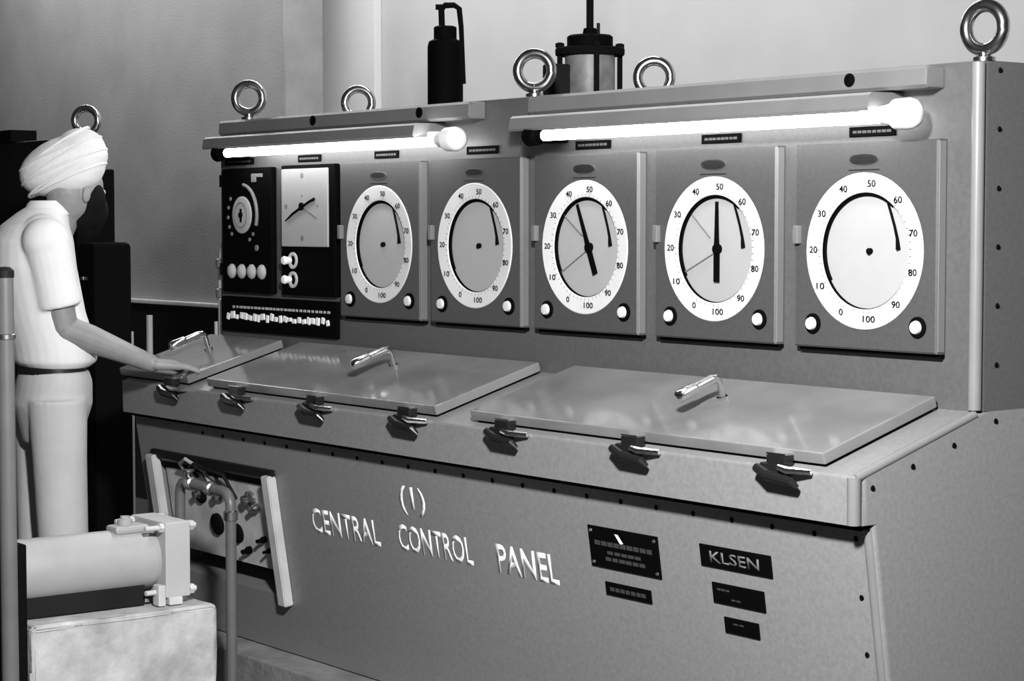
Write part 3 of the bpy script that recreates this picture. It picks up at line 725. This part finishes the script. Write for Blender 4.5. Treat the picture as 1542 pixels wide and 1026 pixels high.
for hp, kn, an in ((rhip, Q(.047, -.075, .50), Q(.045, -.07, .09)), (lhip, Q(-.055, .085, .50), Q(-.06, .085, .09))):
    limb(b, [hp, hp.lerp(kn, .6), kn], [.066, .060, .052]); limb(b, [kn, kn.lerp(an, .3), an], [.053, .052, .036])
    limb(b, [an + Vector((0, 0, -.045)), an + FW * .10 + Vector((0, 0, -.06))], [.035, .03])
# hands: palm, four fingers and thumb
def hand(b, wr, fd, up, side, curl, L=1.0):
    fd = fd.normalized(); sd = fd.cross(up).normalized(); up = sd.cross(fd).normalized()
    kn = wr + fd * .085 * L
    for k in range(4):
        o_ = (k - 1.5) * .0205
        limb(b, [wr + sd * o_ * .6 + fd * .01, kn + sd * o_], [.017, .0125], 10)
        ln = (.082, .092, .086, .068)[k] * L
        if side < 0: ln = (.068, .086, .092, .082)[k] * L
        p = kn + sd * o_; d = fd.copy()
        pts = [p]; rd = [.0095]
        for j in range(3):
            d = (d - up * curl * (1 + .3 * j) + sd * (k - 1.5) * (.05 if j == 0 else 0)).normalized(); p = p + d * ln * (.42, .32, .26)[j]; pts.append(p); rd.append((.0086, .0078, .0064)[j])
        limb(b, pts, rd, 8)
    b0 = wr + fd * .02 - sd * side * .018; t1 = b0 + fd * .035 - sd * side * .028 - up * .008; t2 = t1 + fd * .032 - sd * side * .010 - up * .008; t3 = t2 + fd * .024 - up * .006
    limb(b, [b0, t1, t2, t3], [.016, .013, .0105, .0085], 8)
rest = DP(-2.81, .060, .050)
hand(b, wr_r, (rest - wr_r), Vector((0, -.3, 1)), 1, .10, .92)
hand(b, wr_l, Vector((.02, .05, -1)), FW * -1 + RT * 0, -1, -.12)
organic('body', b, 'skin', man, .0036, 3)
# eyes
for s in (-1, 1):
    e = new(); ball(e, HP(s * .032, .083, .0), .011, (1, 1, 1), hm); obj('eye', e, 'white', man)
# shirt
b = new()
loft(b, [(Q(.014, 0, 1.012), .140, .100), (Q(.016, 0, 1.030), .156, .124), (Q(.014, 0, 1.07), .160, .128), (Q(-.02, 0, 1.18), .172, .125), (Q(-.050, 0, 1.32), .188, .128), (Q(-.052, 0, 1.40), .180, .122), (Q(-.040, 0, 1.445), .150, .100), (Q(-.012, 0, 1.485), .095, .078), (Q(.008, 0, 1.505), .072, .066)])
for sh, el in ((sh_r, el_r), (sh_l, el_l)):
    d = el - sh
    ball(b, sh + Vector((0, 0, -.008)), .072)
    ball(b, sh.lerp(Q(-.03, 0, 1.42), .35), .070)
    tube(b, [sh - d * .10, sh + d * .1, sh + d * .45, sh + d * .74, sh + d * .755], [.050, .069, .067, .068, .062], 20)
organic('shirt', b, 'shirt', man, .006, 5)
b = new()
loft(b, [(Q(.000, 0, 1.478), .088, .078), (Q(.010, 0, 1.512), .072, .070), (Q(.014, 0, 1.520), .066, .066)], 28)
obj('collar', b, 'shirt', man)
b = new()
for k_, dz in ((0, 0),): loft(b, [(Q(.006, 0, .994), .138, .101), (Q(.006, 0, 1.018), .138, .101)], 32)
obj('belt', b, 'leather', man)
# trousers
b = new()
loft(b, [(Q(.0, 0, .78), .12, .085), (Q(.006, 0, .90), .160, .118), (Q(.012, 0, .97), .152, .112), (Q(.012, 0, 1.002), .140, .102)])
for hp, kn, an in ((rhip, Q(.050, -.075, .50), Q(.050, -.07, .06)), (lhip, Q(-.050, .085, .50), Q(-.055, .085, .06))):
    tube(b, [hp + Vector((0, 0, .02)), hp.lerp(kn, .4), kn, an], [.090, .082, .076, .074], 24)
organic('trousers', b, 'trousers', man, .007, 6)
for an in (Q(.045, -.07, 0), Q(-.06, .085, 0)):
    b = new(); limb(b, [an + Vector((0, 0, .04)) - FW * .05, an + FW * .06 + Vector((0, 0, .036)), an + FW * .15 + Vector((0, 0, .03))], [.038, .040, .030]); obj('shoe', b, 'leather', man)
# beard and turban
b = new(); ball(b, HP(0, .046, -.060), .074, (1.02, .98, .95), hm); ball(b, HP(0, .066, -.095), .048, (1, .9, 1), hm)
for s_ in (-1, 1): ball(b, HP(s_ * .048, .030, -.030), .050, (.78, .9, 1.15), hm)
organic('beard', b, 'hair', man, .005, 6)
b = new()
tc = Q(.050, .0, 1.628); ta = math.radians(22)
TU = (RA * -math.sin(ta) + Vector((0, 0, math.cos(ta)))).normalized(); TF = (RA * math.cos(ta) + Vector((0, 0, math.sin(ta)))).normalized(); TR = TF.cross(TU)
tm = Matrix((TR, TF, TU)).transposed()
ball(b, tc, .1, (1.08, 1.42, .86), tm)
ball(b, tc + TF * .060 + TU * .018, .08, (1.15, 1.02, .92), tm)
ball(b, tc - TF * .048 + TU * .004, .08, (1.10, 1.12, .82), tm)
ball(b, tc + TF * .022 - TU * .050, .08, (1.10, 1.06, .64), tm)
ball(b, tc + TF * .055 - TU * .030, .07, (1.15, .95, .8), tm)
organic('turban', b, 'turban', man, .006, 8)
tb = man.children[-1]
for k in range(6):     # wrapped folds
    b = new(); u = -.046 + .020 * k; w = math.sqrt(max(.05, 1 - (u / .094) ** 2))
    tube(b, [tc + TU * (u + .024 * math.cos(a) * (1 if k % 2 else .15)) + TF * (.139 * w) * math.cos(a) + TR * (.106 * w) * math.sin(a) for a in [2 * math.pi * j / 48 for j in range(48)]], .0045, 8, closed=True)
    obj('fold', b, 'turban', tb)
